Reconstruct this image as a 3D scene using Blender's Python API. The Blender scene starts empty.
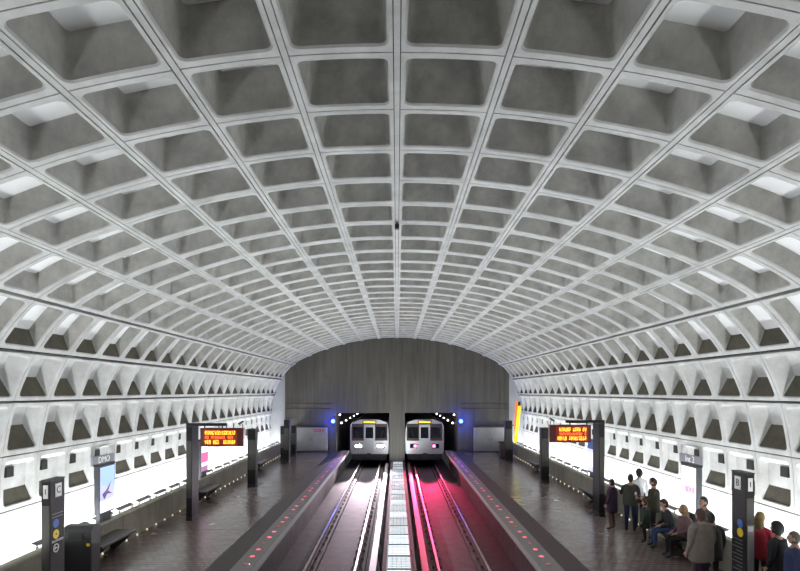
import bpy, bmesh, math, random
from mathutils import Vector, Matrix
random.seed(7)
SC = bpy.context.scene
COL = SC.collection
PI = math.pi
CH = 4.25            # eye height above the platform
PIT = 1.203          # vault module along the station
DW = 31.4 * PIT      # distance of the end wall

# ------------------------------------------------------------------ materials
def mat(name, col, rough=0.6, metal=0.0, var=0.0, vscale=3.0, bump=0.0, bscale=40.0, emit=None, estr=0.0,
        spec=0.5, stain=None, sscale=1.5, stretch=None, coat=0.0):
    m = bpy.data.materials.new(name); m.use_nodes = True
    nt = m.node_tree; b = nt.nodes['Principled BSDF']
    b.inputs['Base Color'].default_value = (*col, 1)
    b.inputs['Roughness'].default_value = rough
    b.inputs['Metallic'].default_value = metal
    b.inputs['Specular IOR Level'].default_value = spec
    b.inputs['Coat Weight'].default_value = coat
    b.inputs['Coat Roughness'].default_value = 0.12
    tc = nt.nodes.new('ShaderNodeTexCoord')
    src = tc.outputs['Object']
    if stretch:
        mp = nt.nodes.new('ShaderNodeMapping'); mp.inputs['Scale'].default_value = stretch
        nt.links.new(src, mp.inputs['Vector']); vsrc = mp.outputs['Vector']
    else:
        vsrc = src
    if var > 0 or stain:
        n = nt.nodes.new('ShaderNodeTexNoise'); n.inputs['Scale'].default_value = vscale
        n.inputs['Detail'].default_value = 6; n.inputs['Roughness'].default_value = 0.65
        nt.links.new(vsrc, n.inputs['Vector'])
        r = nt.nodes.new('ShaderNodeValToRGB')
        r.color_ramp.elements[0].position = 0.3; r.color_ramp.elements[1].position = 0.72
        r.color_ramp.elements[0].color = (*[c * (1 - var) for c in col], 1)
        r.color_ramp.elements[1].color = (*[min(1, c * (1 + var * 0.6)) for c in col], 1)
        nt.links.new(n.outputs['Fac'], r.inputs['Fac'])
        out = r.outputs['Color']
        if stain:
            n2 = nt.nodes.new('ShaderNodeTexNoise'); n2.inputs['Scale'].default_value = sscale
            n2.inputs['Detail'].default_value = 8; n2.inputs['Roughness'].default_value = 0.7
            nt.links.new(src, n2.inputs['Vector'])
            r2 = nt.nodes.new('ShaderNodeValToRGB')
            r2.color_ramp.elements[0].position = 0.52; r2.color_ramp.elements[1].position = 0.75
            r2.color_ramp.elements[0].color = (0, 0, 0, 1); r2.color_ramp.elements[1].color = (.55, .55, .55, 1)
            nt.links.new(n2.outputs['Fac'], r2.inputs['Fac'])
            mx = nt.nodes.new('ShaderNodeMix'); mx.data_type = 'RGBA'
            nt.links.new(r2.outputs['Color'], mx.inputs['Factor'])
            nt.links.new(out, mx.inputs['A']); mx.inputs['B'].default_value = (*stain, 1)
            out = mx.outputs['Result']
        nt.links.new(out, b.inputs['Base Color'])
    if bump > 0:
        n3 = nt.nodes.new('ShaderNodeTexNoise'); n3.inputs['Scale'].default_value = bscale
        n3.inputs['Detail'].default_value = 4
        nt.links.new(src, n3.inputs['Vector'])
        bp = nt.nodes.new('ShaderNodeBump'); bp.inputs['Strength'].default_value = bump
        bp.inputs['Distance'].default_value = 0.01
        nt.links.new(n3.outputs['Fac'], bp.inputs['Height']); nt.links.new(bp.outputs['Normal'], b.inputs['Normal'])
    if emit:
        b.inputs['Emission Color'].default_value = (*emit, 1)
        b.inputs['Emission Strength'].default_value = estr
    return m

def tile_mat(name):
    """dark red-brown paver tiles with thin joints, polished by wear"""
    m = mat(name, (.075, .06, .056), rough=.26, spec=.5)
    nt = m.node_tree; b = nt.nodes['Principled BSDF']
    tc = nt.nodes.new('ShaderNodeTexCoord')
    br = nt.nodes.new('ShaderNodeTexBrick'); br.inputs['Scale'].default_value = 1
    br.inputs['Brick Width'].default_value = .2; br.inputs['Row Height'].default_value = .17
    br.inputs['Mortar Size'].default_value = .006
    br.inputs['Color1'].default_value = (.2, .155, .145, 1); br.inputs['Color2'].default_value = (.155, .12, .112, 1)
    br.inputs['Mortar'].default_value = (.035, .03, .03, 1)
    nt.links.new(tc.outputs['Object'], br.inputs['Vector'])
    n = nt.nodes.new('ShaderNodeTexNoise'); n.inputs['Scale'].default_value = .9; n.inputs['Detail'].default_value = 5
    nt.links.new(tc.outputs['Object'], n.inputs['Vector'])
    mx = nt.nodes.new('ShaderNodeMix'); mx.data_type = 'RGBA'; mx.blend_type = 'MULTIPLY'
    mx.inputs['Factor'].default_value = .5
    nt.links.new(br.outputs['Color'], mx.inputs['A']); nt.links.new(n.outputs['Color'], mx.inputs['B'])
    nt.links.new(br.outputs['Color'], b.inputs['Base Color'])
    mr = nt.nodes.new('ShaderNodeMapRange'); mr.inputs['To Min'].default_value = .12; mr.inputs['To Max'].default_value = .34
    nt.links.new(n.outputs['Fac'], mr.inputs['Value']); nt.links.new(mr.outputs['Result'], b.inputs['Roughness'])
    bp = nt.nodes.new('ShaderNodeBump'); bp.inputs['Strength'].default_value = .15; bp.inputs['Distance'].default_value = .004
    nt.links.new(br.outputs['Fac'], bp.inputs['Height']); bp.invert = True
    nt.links.new(bp.outputs['Normal'], b.inputs['Normal'])
    return m

M = {}
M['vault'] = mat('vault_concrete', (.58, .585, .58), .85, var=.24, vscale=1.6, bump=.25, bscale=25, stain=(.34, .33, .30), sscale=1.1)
M['ledge'] = mat('shaded_ledge_concrete', (.11, .10, .075), .9, var=.3, vscale=4)  # shade on the niche ledges, lit only from below, put into the colour
M['coffer'] = mat('shaded_coffer_concrete', (.44, .435, .41), .85, var=.34, vscale=2.2, bump=.25, bscale=25, stain=(.24, .22, .17), sscale=1.7)  # rib concrete darkened for the shade inside the coffers
M['joint'] = mat('dark_joint_sealant', (.05, .048, .045), .9)
M['panel'] = mat('acoustic_panel', (.95, .96, .98), .8, var=.02, vscale=2)
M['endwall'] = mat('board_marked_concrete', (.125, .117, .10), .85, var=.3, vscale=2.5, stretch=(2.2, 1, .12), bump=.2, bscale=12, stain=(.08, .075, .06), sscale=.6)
M['pale'] = mat('lit_pale_concrete', (.42, .43, .45), .8, var=.1, vscale=1.5)  # end returns: brightness from the wall washers put into the colour
M['parapet'] = mat('parapet_concrete', (.34, .32, .26), .8, var=.2, vscale=3, stretch=(1, 1, .3), bump=.2, bscale=30, stain=(.2, .18, .14), sscale=2)
M['tile'] = tile_mat('platform_tile')
M['tactile'] = mat('dark_edge_tile', (.06, .05, .047), .7, var=.3, vscale=20, bump=.5, bscale=60)
M['granite'] = mat('granite_edge', (.20, .19, .185), .5, var=.35, vscale=60, bump=.1)
M['track'] = mat('trackbed_concrete', (.075, .066, .064), .7, var=.4, vscale=2.2, bump=.4, bscale=18, stain=(.03, .026, .026), sscale=2.5)
M['tunnel'] = mat('tunnel_concrete', (.12, .115, .11), .85, var=.3, vscale=2)
M['steel'] = mat('worn_rail_steel', (.66, .62, .61), .3, 1.0, var=.15, vscale=12)
M['railside'] = mat('rusty_rail_steel', (.09, .06, .05), .75, .3, var=.3, vscale=15)
M['fastener'] = mat('fastener_iron', (.06, .055, .055), .6, .5)
M['cover'] = mat('fibreglass_cover_board', (.30, .26, .26), .42, var=.2, vscale=8)
M['insul'] = mat('insulator_porcelain', (.35, .2, .15), .4)
M['bronze'] = mat('dark_bronze_metal', (.017, .0155, .015), .5, .0, spec=.25, var=.15, vscale=6)
M['bronzelit'] = mat('pale_brushed_bronze', (.07, .07, .066), .3, .6, var=.12, vscale=6, stretch=(8, 8, .6))
M['black'] = mat('black_plastic', (.012, .012, .013), .45)
M['dark'] = mat('dark_opening', (.02, .019, .018), .8)
M['charcoal'] = mat('charcoal_metal', (.05, .05, .053), .42, .2, var=.1, vscale=8)
M['kioskgrey'] = mat('kiosk_grey_metal', (.10, .105, .12), .35, .5)
M['bench'] = mat('bench_granite', (.055, .052, .048), .38, var=.25, vscale=40)
M['white'] = mat('white_enamel', (.85, .85, .85), .5)
M['signgrey'] = mat('sign_grey_enamel', (.22, .22, .26), .5)
M['blue'] = mat('blue_enamel', (.03, .12, .5), .45)
M['yellow'] = mat('yellow_enamel', (.85, .62, .02), .45)
M['bannery'] = mat('lit_yellow_acrylic', (.8, .75, .02), .45, emit=(.9, .85, .02), estr=.55)
M['bannero'] = mat('lit_orange_acrylic', (.85, .2, .04), .45, emit=(1, .22, .05), estr=.45)
M['signhouse'] = mat('oxblood_sign_housing', (.10, .018, .014), .4)
M['ledback'] = mat('led_back_board', (.12, .012, .005), .5, emit=(.5, .03, .0), estr=.35)
M['amber'] = mat('amber_led', (.5, .2, .02), .5, emit=(1, .42, .03), estr=3.2)
M['redled'] = mat('red_led', (.5, .05, .02), .5, emit=(1, .16, .04), estr=1.8)
M['edgered'] = mat('red_edge_lens', (.6, .05, .08), .4, emit=(1, .10, .16), estr=1.6)
M['edgedim'] = mat('dim_edge_lens', (.3, .1, .1), .4, emit=(1, .10, .16), estr=.25)
M['tube'] = mat('fluorescent_tube', (.9, .9, .9), .5, emit=(1, 1, 1), estr=6)
M['gapglow'] = mat('warm_gap_glow', (.9, .85, .7), .4, emit=(1, .9, .68), estr=.9)
for i, e in enumerate((1.15, .62, .85, .75)):
    M['diff%d' % i] = mat('trackway_diffuser', (.75, .8, .82), .35, emit=(.86, .95, 1), estr=e, var=.12, vscale=5)
M['grille'] = mat('wire_guard', (.16, .18, .19), .5, .4)
M['bluelamp'] = mat('blue_lamp_globe', (.05, .1, .9), .3, emit=(.03, .08, 1), estr=14)
M['bluecore'] = mat('blue_lamp_core', (.5, .6, 1), .3, emit=(.4, .6, 1), estr=14)
M['tunnellamp'] = mat('tunnel_lamp_lens', (1, .9, .95), .3, emit=(1, .86, .92), estr=14)
M['alu'] = mat('brushed_aluminium', (.62, .62, .63), .32, .85, var=.06, vscale=6, stretch=(.3, .3, 8))
M['brown'] = mat('brown_car_band', (.06, .035, .028), .4)
M['glass'] = mat('dark_car_glass', (.015, .017, .02), .06, spec=.8)
M['headlamp'] = mat('headlamp_lens', (1, 1, 1), .2, emit=(1, .93, .95), estr=160)
M['taillamp'] = mat('tail_lamp_lens', (1, .05, .12), .2, emit=(1, .03, .12), estr=40)
M['destsign'] = mat('destination_led', (.6, .25, .02), .5, emit=(1, .4, .03), estr=3)
M['metalpanel'] = mat('pale_metal_panel', (.42, .42, .43), .38, .35, var=.18, vscale=1.2)
M['redsign'] = mat('red_sign_plate', (.35, .04, .07), .5)
M['rubber'] = mat('dark_rubber', (.02, .02, .02), .7)
M['post_lilac'] = mat('lit_lilac_print', (.6, .58, .85), .4, emit=(.62, .68, 1), estr=.75)
M['post_sky'] = mat('lit_sky_print', (.5, .65, .95), .4, emit=(.36, .6, 1), estr=.75)
M['post_white'] = mat('lit_white_print', (.9, .88, .92), .4, emit=(1, .97, 1), estr=1.1)
M['post_purple'] = mat('lit_purple_print', (.2, .12, .3), .4, emit=(.2, .1, .32), estr=.5)
M['post_pink'] = mat('lit_pink_print', (.8, .15, .35), .4, emit=(.95, .12, .35), estr=.8)
M['post_mauve'] = mat('lit_mauve_print', (.5, .25, .45), .4, emit=(.55, .2, .45), estr=.6)

# ------------------------------------------------------------------ mesh helpers
class MB:
    def __init__(s): s.v = []; s.f = []; s.m = []
    def add(s, vs, fs, mi=0):
        o = len(s.v); s.v += [tuple(v) for v in vs]
        for f in fs: s.f.append([i + o for i in f]); s.m.append(mi)
        return s
    def box(s, x0, x1, y0, y1, z0, z1, mi=0, bev=0.0):
        if bev <= 0:
            vs = [(x, y, z) for z in (z0, z1) for y in (y0, y1) for x in (x0, x1)]
            return s.add(vs, [(0, 2, 3, 1), (4, 5, 7, 6), (0, 1, 5, 4), (2, 6, 7, 3), (0, 4, 6, 2), (1, 3, 7, 5)], mi)
        bm = bmesh.new()
        bmesh.ops.create_cube(bm, size=1)
        for v in bm.verts:
            v.co = Vector(((x0 + x1) / 2 + v.co.x * (x1 - x0), (y0 + y1) / 2 + v.co.y * (y1 - y0), (z0 + z1) / 2 + v.co.z * (z1 - z0)))
        bmesh.ops.bevel(bm, geom=bm.edges[:], offset=bev, segments=2, affect='EDGES', profile=.5)
        return s.bm(bm, mi)
    def bm(s, bm, mi=0, mtx=None):
        bm.verts.index_update()
        vs = [(mtx @ v.co if mtx else v.co)[:] for v in bm.verts]
        fs = [[v.index for v in f.verts] for f in bm.faces]
        bm.free()
        return s.add(vs, fs, mi)
    def tube(s, pts, radii, n=10, mi=0, cap=True, ry=1.0):
        pts = [Vector(p) for p in pts]
        if not isinstance(radii, (list, tuple)): radii = [radii] * len(pts)
        vs = []; fs = []
        up = None
        for i, p in enumerate(pts):
            d = (pts[min(i + 1, len(pts) - 1)] - pts[max(i - 1, 0)]).normalized()
            ref = Vector((0, 0, 1)) if abs(d.z) < .9 else Vector((0, 1, 0))
            a = d.cross(ref).normalized(); b = a.cross(d).normalized()
            for k in range(n):
                t = 2 * PI * k / n
                vs.append(p + a * (math.cos(t) * radii[i]) + b * (math.sin(t) * radii[i] * ry))
        for i in range(len(pts) - 1):
            for k in range(n):
                k2 = (k + 1) % n
                fs.append((i * n + k, i * n + k2, (i + 1) * n + k2, (i + 1) * n + k))
        if cap:
            fs.append(tuple(range(n))[::-1]); fs.append(tuple((len(pts) - 1) * n + k for k in range(n)))
        return s.add(vs, fs, mi)
    def rings(s, rings, mi=0, cap0=True, cap1=True):
        n = len(rings[0]); vs = [p for r in rings for p in r]; fs = []
        for i in range(len(rings) - 1):
            for k in range(n):
                k2 = (k + 1) % n
                fs.append((i * n + k, i * n + k2, (i + 1) * n + k2, (i + 1) * n + k))
        if cap0: fs.append(tuple(range(n))[::-1])
        if cap1: fs.append(tuple((len(rings) - 1) * n + k for k in range(n)))
        return s.add(vs, fs, mi)
    def ball(s, c, r, mi=0, seg=12, rg=8):
        c = Vector(c)
        if not isinstance(r, (tuple, list)): r = (r, r, r)
        rs = []
        for i in range(rg + 1):
            t = PI * i / rg
            rr = max(math.sin(t), .02)
            rs.append([(c.x + r[0] * rr * math.cos(2 * PI * k / seg), c.y + r[1] * rr * math.sin(2 * PI * k / seg), c.z - r[2] * math.cos(t)) for k in range(seg)])
        return s.rings(rs, mi)
    def disc(s, c, nrm, r, th=.004, n=20, mi=0):
        c = Vector(c); nrm = Vector(nrm).normalized()
        return s.tube([c, c + nrm * th], [r, r], n, mi)
    def prism(s, poly, axis, a0, a1, mi=0):
        """extrude a 2-D polygon along an axis: 'x' -> (y,z), 'y' -> (x,z)"""
        n = len(poly)
        if axis == 'x': vs = [(a, p[0], p[1]) for a in (a0, a1) for p in poly]
        elif axis == 'y': vs = [(p[0], a, p[1]) for a in (a0, a1) for p in poly]
        else: vs = [(p[0], p[1], a) for a in (a0, a1) for p in poly]
        fs = [tuple(range(n)), tuple(range(2 * n - 1, n - 1, -1))]
        fs += [(i, i + n, (i + 1) % n + n, (i + 1) % n) for i in range(n)]
        return s.add(vs, fs, mi)
    def build(s, name, mats, parent=None, smooth=False, loc=None):
        me = bpy.data.meshes.new(name)
        me.from_pydata(s.v, [], s.f)
        if not isinstance(mats, (list, tuple)): mats = [mats]
        for m in mats: me.materials.append(M[m] if isinstance(m, str) else m)
        me.polygons.foreach_set('material_index', s.m)
        bm = bmesh.new(); bm.from_mesh(me); bmesh.ops.recalc_face_normals(bm, faces=bm.faces[:]); bm.to_mesh(me); bm.free()
        if smooth: me.polygons.foreach_set('use_smooth', [True] * len(me.polygons))
        me.update()
        o = bpy.data.objects.new(name, me); COL.objects.link(o)
        if parent: o.parent = parent
        if loc: o.location = loc
        return o

def tag(o, label=None, cat=None, group=None, kind=None):
    if label: o['label'] = label
    if cat: o['category'] = cat
    if group: o['group'] = group
    if kind: o['kind'] = kind
    return o
def thing(name, label, cat, loc, rz=0, group=None):
    o = bpy.data.objects.new(name, None); COL.objects.link(o)
    o.empty_display_size = .1
    o.location = loc; o.rotation_euler = (0, 0, rz)
    return tag(o, label, cat, group)
def copy_tree(o, parent=None):
    c = o.copy(); COL.objects.link(c)
    if parent: c.parent = parent
    for ch in KIDS.get(o.name, list(o.children)): copy_tree(ch, c)
    return c
KIDS = {}
def dup(o, loc, rz=None, label=None, group=None):
    c = copy_tree(o); c.location = loc
    if rz is not None: c.rotation_euler = (0, 0, rz)
    if label: c['label'] = label
    if group: c['group'] = group
    return c
def struct(mb, name, mats, parent=None, smooth=False):
    o = mb.build(name, mats, parent, smooth); o['kind'] = 'structure'; return o
def text_mb(txt, size, th=.002):
    cu = bpy.data.curves.new('lettering', 'FONT'); cu.body = txt; cu.size = size
    cu.align_x = 'CENTER'; cu.align_y = 'CENTER'; cu.extrude = th; cu.resolution_u = 2
    o = bpy.data.objects.new('lettering', cu); COL.objects.link(o)
    dg = bpy.context.evaluated_depsgraph_get(); dg.update()
    me = bpy.data.meshes.new_from_object(o.evaluated_get(dg))
    vs = [v.co.copy() for v in me.vertices]; fs = [tuple(p.vertices) for p in me.polygons]
    bpy.data.objects.remove(o); bpy.data.curves.remove(cu); bpy.data.meshes.remove(me)
    return vs, fs
def put_text(mb, txt, size, center, right, up, mi=0):
    vs, fs = text_mb(txt, size)
    R = Vector(right).normalized(); U = Vector(up).normalized(); N = R.cross(U); c = Vector(center)
    mb.add([c + R * v.x + U * v.y + N * v.z for v in vs], fs, mi)

# ------------------------------------------------------------------ the vault
PROF = [(0, 3.78), (1.249, 3.735), (2.463, 3.584), (3.71, 3.335), (4.93, 2.975), (6.13, 2.51), (7.28, 1.85), (8.1, .86), (8.6, -.24), (8.85, -1.48), (8.92, -2.75), (8.92, -4.5)]
PROF = [(x, z + CH) for x, z in PROF]
def cat(p0, p1, p2, p3, t):
    return tuple(.5 * (2 * b + (-a + c) * t + (2 * a - 5 * b + 4 * c - d) * t * t + (-a + 3 * b - 3 * c + d) * t ** 3) for a, b, c, d in zip(p0, p1, p2, p3))
def row_curve(k):
    pts = [(-PROF[1][0], PROF[1][1])] + PROF + [(PROF[-1][0], PROF[-1][1] - 1)]
    p = [Vector(cat(pts[k], pts[k + 1], pts[k + 2], pts[k + 3], t / 24)) for t in range(25)]
    L = [0]
    for a, b in zip(p, p[1:]): L.append(L[-1] + (b - a).length)
    def S(a):
        a = min(max(a, 0), L[-1])
        for i in range(24):
            if a <= L[i + 1] + 1e-9:
                t = (a - L[i]) / (L[i + 1] - L[i]); q = p[i].lerp(p[i + 1], t)
                d = (p[i + 1] - p[i]).normalized(); return q, Vector((-d.y, d.x)) * 1
        return p[-1], None
    def N(a):
        e = .12
        d = (S(a + e)[0] - S(a - e)[0]).normalized()
        return Vector((-d.y, d.x))       # outwards
    return S, N, L[-1]
def rring(a0, a1, y0, y1, r, seg):
    """rounded rectangle ring in (a, y); also says which points are corner arcs"""
    pts = []
    def arc(ca, cy, t0):
        for i in range(5):
            t = t0 + PI / 2 * i / 4
            pts.append((ca + r * math.cos(t), cy + r * math.sin(t), i, t0))
    arc(a1 - r, y1 - r, 0)
    for i in range(1, seg): pts.append((a1 - r + (a0 + r - a1 + r) * i / seg, y1, 9, 1))
    arc(a0 + r, y1 - r, PI / 2)
    arc(a0 + r, y0 + r, PI)
    for i in range(1, seg): pts.append((a0 + r + (a1 - r - a0 - r) * i / seg, y0, 9, 3))
    arc(a1 - r, y0 + r, PI * 1.5)
    return pts
# row: (rib along a start, rib a end, depth, taper up, taper down, taper side, groove width)
ROWS = {0: (.108, .108, .60, .06, .13, .04), 1: (.108, .108, .57, .05, .14, .04), 2: (.108, .108, .51, .05, .15, .04), 3: (.108, .108, .42, .05, .16, .05),
        4: (.108, .115, .35, .05, .16, .06), 5: (.11, .15, .33, .05, .2, .06), 6: (.12, .15, .31, .05, .24, .06),
        7: (.12, .13, .32, .05, .36, .16), 8: (.12, .14, .30, .08, .5, .16), 9: (.14, .13, .12, .1, .36, .1), 10: (.12, .3, .04, .05, .05, .05)}
GRV = {0: (.046, .045), 1: (.046, .045), 2: (.05, .045), 3: (.05, .045), 4: (.05, .045), 5: (.05, .045), 6: (.04, .11), 7: (.04, .11), 8: (.03, .09), 9: (.014, .04), 10: (.014, .04)}
def module(k):
    S, N, L = row_curve(k)
    ra0, ra1, dep, tt, tb, ts = ROWS[k]
    g0, gd0 = GRV.get(k, (.009, .03)); g1, gd1 = GRV.get(k + 1, (.009, .03))
    ry = .125
    seg = 4; r = .085
    y0, y1 = ry, PIT - ry
    o = rring(ra0, L - ra1, y0, y1, r, seg)
    lip = rring(ra0 - .022, L - ra1 + .022, y0 - .022, y1 + .022, r + .022, seg)
    rb = max(.03, r - .04)
    bk = rring(ra0 + tt, L - ra1 - tb, y0 + ts, y1 - ts, rb, seg)
    def rect(ga0, ga1, gy):
        out = []
        for (a, y, i, t) in lip:
            A0, A1, Y0, Y1 = ga0, L - ga1, gy, PIT - gy
            if i == 9: out.append((a, Y1 if t == 1 else Y0)); continue
            q = round(t / (PI / 2))
            aS = A1 if q in (0, 3) else A0
            yS = Y1 if q in (0, 1) else Y0
            if i == 2: out.append((aS, yS))
            elif (i < 2) == (q in (0, 2)): out.append((aS, y))
            else: out.append((a, yS))
        return out
    def P(a, y, h):
        q = S(a)[0] + N(a) * h
        return (q.x, y, q.y)
    rings = []
    edge = rect(0, 0, 0)
    e1 = rect(g0, g1, .009)
    def gh(a): return gd0 if a < L / 2 else gd1
    rings.append([P(a, y, gh(a) if (a < .001 or a > L - .001) else .03) for a, y in edge])
    rings.append([P(a, y, gh(a) if (a <= g0 + .001 or a >= L - g1 - .001) and False else (.0)) for a, y in e1])
    # groove walls: a sunk copy of e1 just outside it
    sunk = [P(a, y, .03 if abs(a - g0) > .002 and abs(a - (L - g1)) > .002 else gh(a)) for a, y in e1]
    rings.insert(1, sunk)
    rings.append([P(p[0], p[1], 0) for p in lip])
    rings.append([P(p[0], p[1], .022) for p in o])
    rings.append([P(p[0], p[1], dep) for p in bk])
    n = len(o); vs = [p for R in rings for p in R]; fs = []; mi = []
    for i in range(len(rings) - 1):
        for q in range(n):
            q2 = (q + 1) % n
            fs.append((i * n + q, i * n + q2, (i + 1) * n + q2, (i + 1) * n + q))
            if i == 0: mi.append(5); continue
            if i < 4 or k == 10: mi.append(0); continue
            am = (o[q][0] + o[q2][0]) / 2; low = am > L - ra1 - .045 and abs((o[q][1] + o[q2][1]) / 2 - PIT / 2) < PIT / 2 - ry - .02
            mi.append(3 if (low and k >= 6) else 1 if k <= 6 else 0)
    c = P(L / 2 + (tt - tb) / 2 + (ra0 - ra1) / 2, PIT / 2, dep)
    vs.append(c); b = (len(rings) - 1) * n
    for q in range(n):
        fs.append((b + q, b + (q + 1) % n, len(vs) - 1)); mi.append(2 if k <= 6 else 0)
    return vs, fs, mi
MODS = {k: module(k) for k in ROWS}
J0, J1 = -3, 32
def vault(name, rows, signs):
    mb = MB()
    for sg in signs:
        for k in rows:
            vs, fs, mi = MODS[k]
            for j in range(J0, J1):
                y = (j - .06) * PIT
                o = len(mb.v)
                mb.v += [(sg * v[0], v[1] + y, v[2]) for v in vs]
                mb.f += [[i + o for i in f] for f in fs]; mb.m += mi
                if k == 9:      # small dark vent set in the near upper corner
                    z1 = PROF[9][1] - .2
                    mb.box(*sorted((sg * 8.955, sg * 9.05)), y + .26, y + .50, z1 - .3, z1 - .06, 4)
    me = bpy.data.meshes.new(name); me.from_pydata(mb.v, [], mb.f)
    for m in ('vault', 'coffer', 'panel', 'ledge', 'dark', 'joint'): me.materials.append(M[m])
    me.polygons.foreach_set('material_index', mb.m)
    me.update()
    o = bpy.data.objects.new(name, me); COL.objects.link(o); o['kind'] = 'structure'
    return o
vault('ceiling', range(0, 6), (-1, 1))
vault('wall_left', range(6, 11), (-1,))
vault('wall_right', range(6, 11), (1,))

mb = MB()                                    # raised cover strips along the long joints
for k in range(0, 6):
    S_, N_, L_ = row_curve(k); p = Vector(PROF[k]); n_ = N_(0) if k else Vector((0, 1)); t_ = Vector((n_.y, -n_.x))
    for sg in ((1,) if k == 0 else (-1, 1)):
        q = [p - t_ * .034 + n_ * .004, p + t_ * .034 + n_ * .004, p + t_ * .034 + n_ * .06, p - t_ * .034 + n_ * .06]
        mb.prism([(sg * v.x, v.y) for v in q], 'y', J0 * PIT, DW + .3)
struct(mb, 'trim_1', 'vault')
t = thing('ceiling_sensor', 'small black sensor hanging on the crown of the vault', 'sensor', (0, 11.9, CH + 3.78))
b = MB(); b.tube([(0, 0, .01), (0, 0, -.05)], .02, 8); b.build('stem', 'black', t)
b = MB(); b.box(-.05, .05, -.06, .06, -.16, -.05, bev=.012); b.build('body', 'black', t)
# ------------------------------------------------------------------ end wall, floors, tunnel
YB = -4.2
PX0, PX1, LZ = .55, 4.32, CH - 1.52
mb = MB()
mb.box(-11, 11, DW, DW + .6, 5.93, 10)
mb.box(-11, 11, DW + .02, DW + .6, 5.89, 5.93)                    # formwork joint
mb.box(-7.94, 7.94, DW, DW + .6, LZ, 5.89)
for sg in (-1, 1):
    mb.box(*sorted((sg * PX1, sg * 7.94)), DW, DW + .6, 0, LZ)
    mb.box(*sorted((sg * 7.94, sg * 11)), DW + .02, DW + .6, 0, 5.89, 1)
mb.box(-PX0, PX0, DW, DW + 34, -1.4, LZ)
for z in (3.35, 3.02):                                            # conduits on the wall
    for sg in (-1, 1):
        mb.tube([(sg * 4.6, DW - .03, z), (sg * 7.9, DW - .03, z)], .025, 8)
struct(mb, 'wall_end', ['endwall', 'pale'])
mb = MB(); mb.box(-11, 11, YB - .2, YB, -1.4, 10); struct(mb, 'wall_back', 'endwall')
mb = MB()
for sg in (-1, 1): mb.box(*sorted((sg * PX1, sg * (PX1 + .3))), DW + .6, DW + 34, -1.4, LZ + .3)
struct(mb, 'wall_tunnel', 'tunnel')
mb = MB(); mb.box(-PX1 - .3, PX1 + .3, DW + .6, DW + 34, LZ + .3, LZ + .6); mb.box(-PX1 - .3, PX1 + .3, DW + 34, DW + 34.2, -1.4, LZ + .6)
struct(mb, 'ceiling_tunnel', 'tunnel')
EDGE = 3.45
for nm, sg in (('floor_left', -1), ('floor_right', 1)):
    mb = MB()
    def bx(x0, x1, z0, z1, mi, y1=DW): mb.box(*sorted((sg * x0, sg * x1)), YB, y1, z0, z1, mi)
    bx(EDGE, 3.98, -.18, 0, 1, DW + .6); bx(3.98, 4.58, -.18, 0, 2)
    for y0, y1 in ((YB, 16.38), (16.41, DW)):
        mb.box(*sorted((sg * 4.58, sg * 7.76)), y0, y1, -.18, 0, 0)
    bx(4.58, 7.76, -.18, -.02, 3)
    bx(3.75, 3.95, -1.35, -.18, 3, DW + .6)
    bx(7.76, 9.2, -.4, -.25, 3)
    struct(mb, nm, ['tile', 'granite', 'tactile', 'track'])
mb = MB()
mb.box(-3.75, 3.75, YB, DW + 34, -1.5, -1.32)
for sg in (-1, 1):
    for rx in (1.25, 2.75):
        mb.box(*sorted((sg * (rx - .25), sg * (rx + .25))), YB, DW + 30, -1.32, -1.23)
mb.box(-.42, -.30, YB, DW, -1.32, -.72); mb.box(.42, .54, YB, DW, -1.32, -.72)   # kerbs of the light trough
struct(mb, 'floor_trackbed', 'track')
for nm, sg in (('wall_parapet_left', -1), ('wall_parapet_right', 1)):
    mb = MB()
    y = YB
    while y < DW - .1:
        y1 = min(y + PIT * 2, DW)
        mb.prism([(sg * 7.73, 0), (sg * 7.93, 0), (sg * 7.93, .78), (sg * 7.77, .78), (sg * 7.73, .74)], 'y', y + .008, y1 - .008)
        mb.box(*sorted((sg * 7.78, sg * 7.92)), y1 - .01, y1 + .01, 0, .76)
        y = y1
    struct(mb, nm, 'parapet')

# ------------------------------------------------------------------ tracks
TX = 2.0
def rail_profile(mb, x, zt):
    mb.prism([(x - .036, zt), (x + .036, zt), (x + .036, zt - .035), (x - .036, zt - .035)], 'y', YB, DW + 30, 0)
    mb.prism([(x - .036, zt - .035), (x + .036, zt - .035), (x + .009, zt - .05), (x + .009, zt - .14), (x + .075, zt - .155), (x + .075, zt - .17),
              (x - .075, zt - .17), (x - .075, zt - .155), (x - .009, zt - .14), (x - .009, zt - .05)], 'y', YB, DW + 30, 1)
fm = MB(); fm.box(-.17, .17, -.09, .09, 0, .02, bev=.006)
for s2 in (-1, 1):
    fm.tube([(s2 * .13, 0, .02), (s2 * .13, 0, .05)], .022, 6); fm.box(*sorted((s2 * .05, s2 * .12)), -.03, .03, .02, .045)
fproto = None
names = {(-2.75): 'outer', (-1.25): 'inner', 1.25: 'inner', 2.75: 'outer'}
for x in (-2.75, -1.25, 1.25, 2.75):
    side = 'train with white headlamps' if x < 0 else 'train with red tail lamps'
    which = 'nearer its platform' if abs(x) > 2 else 'nearer the middle light trough'
    t = thing('running_rail', 'polished steel running rail under the %s, %s' % (side, which), 'rail', (x, 0, -1.23), 0, 'running rails')
    r = MB(); rail_profile(r, 0, .19); r.build('rail_bar', ['steel', 'railside'], t)
    for i in range(30):
        if fproto is None: fproto = fm.build('fastener', 'fastener', t); f = fproto
        else: f = fproto.copy(); COL.objects.link(f); f.parent = t
        f.location = (0, 13.2 + i * .85, 0)
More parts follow.
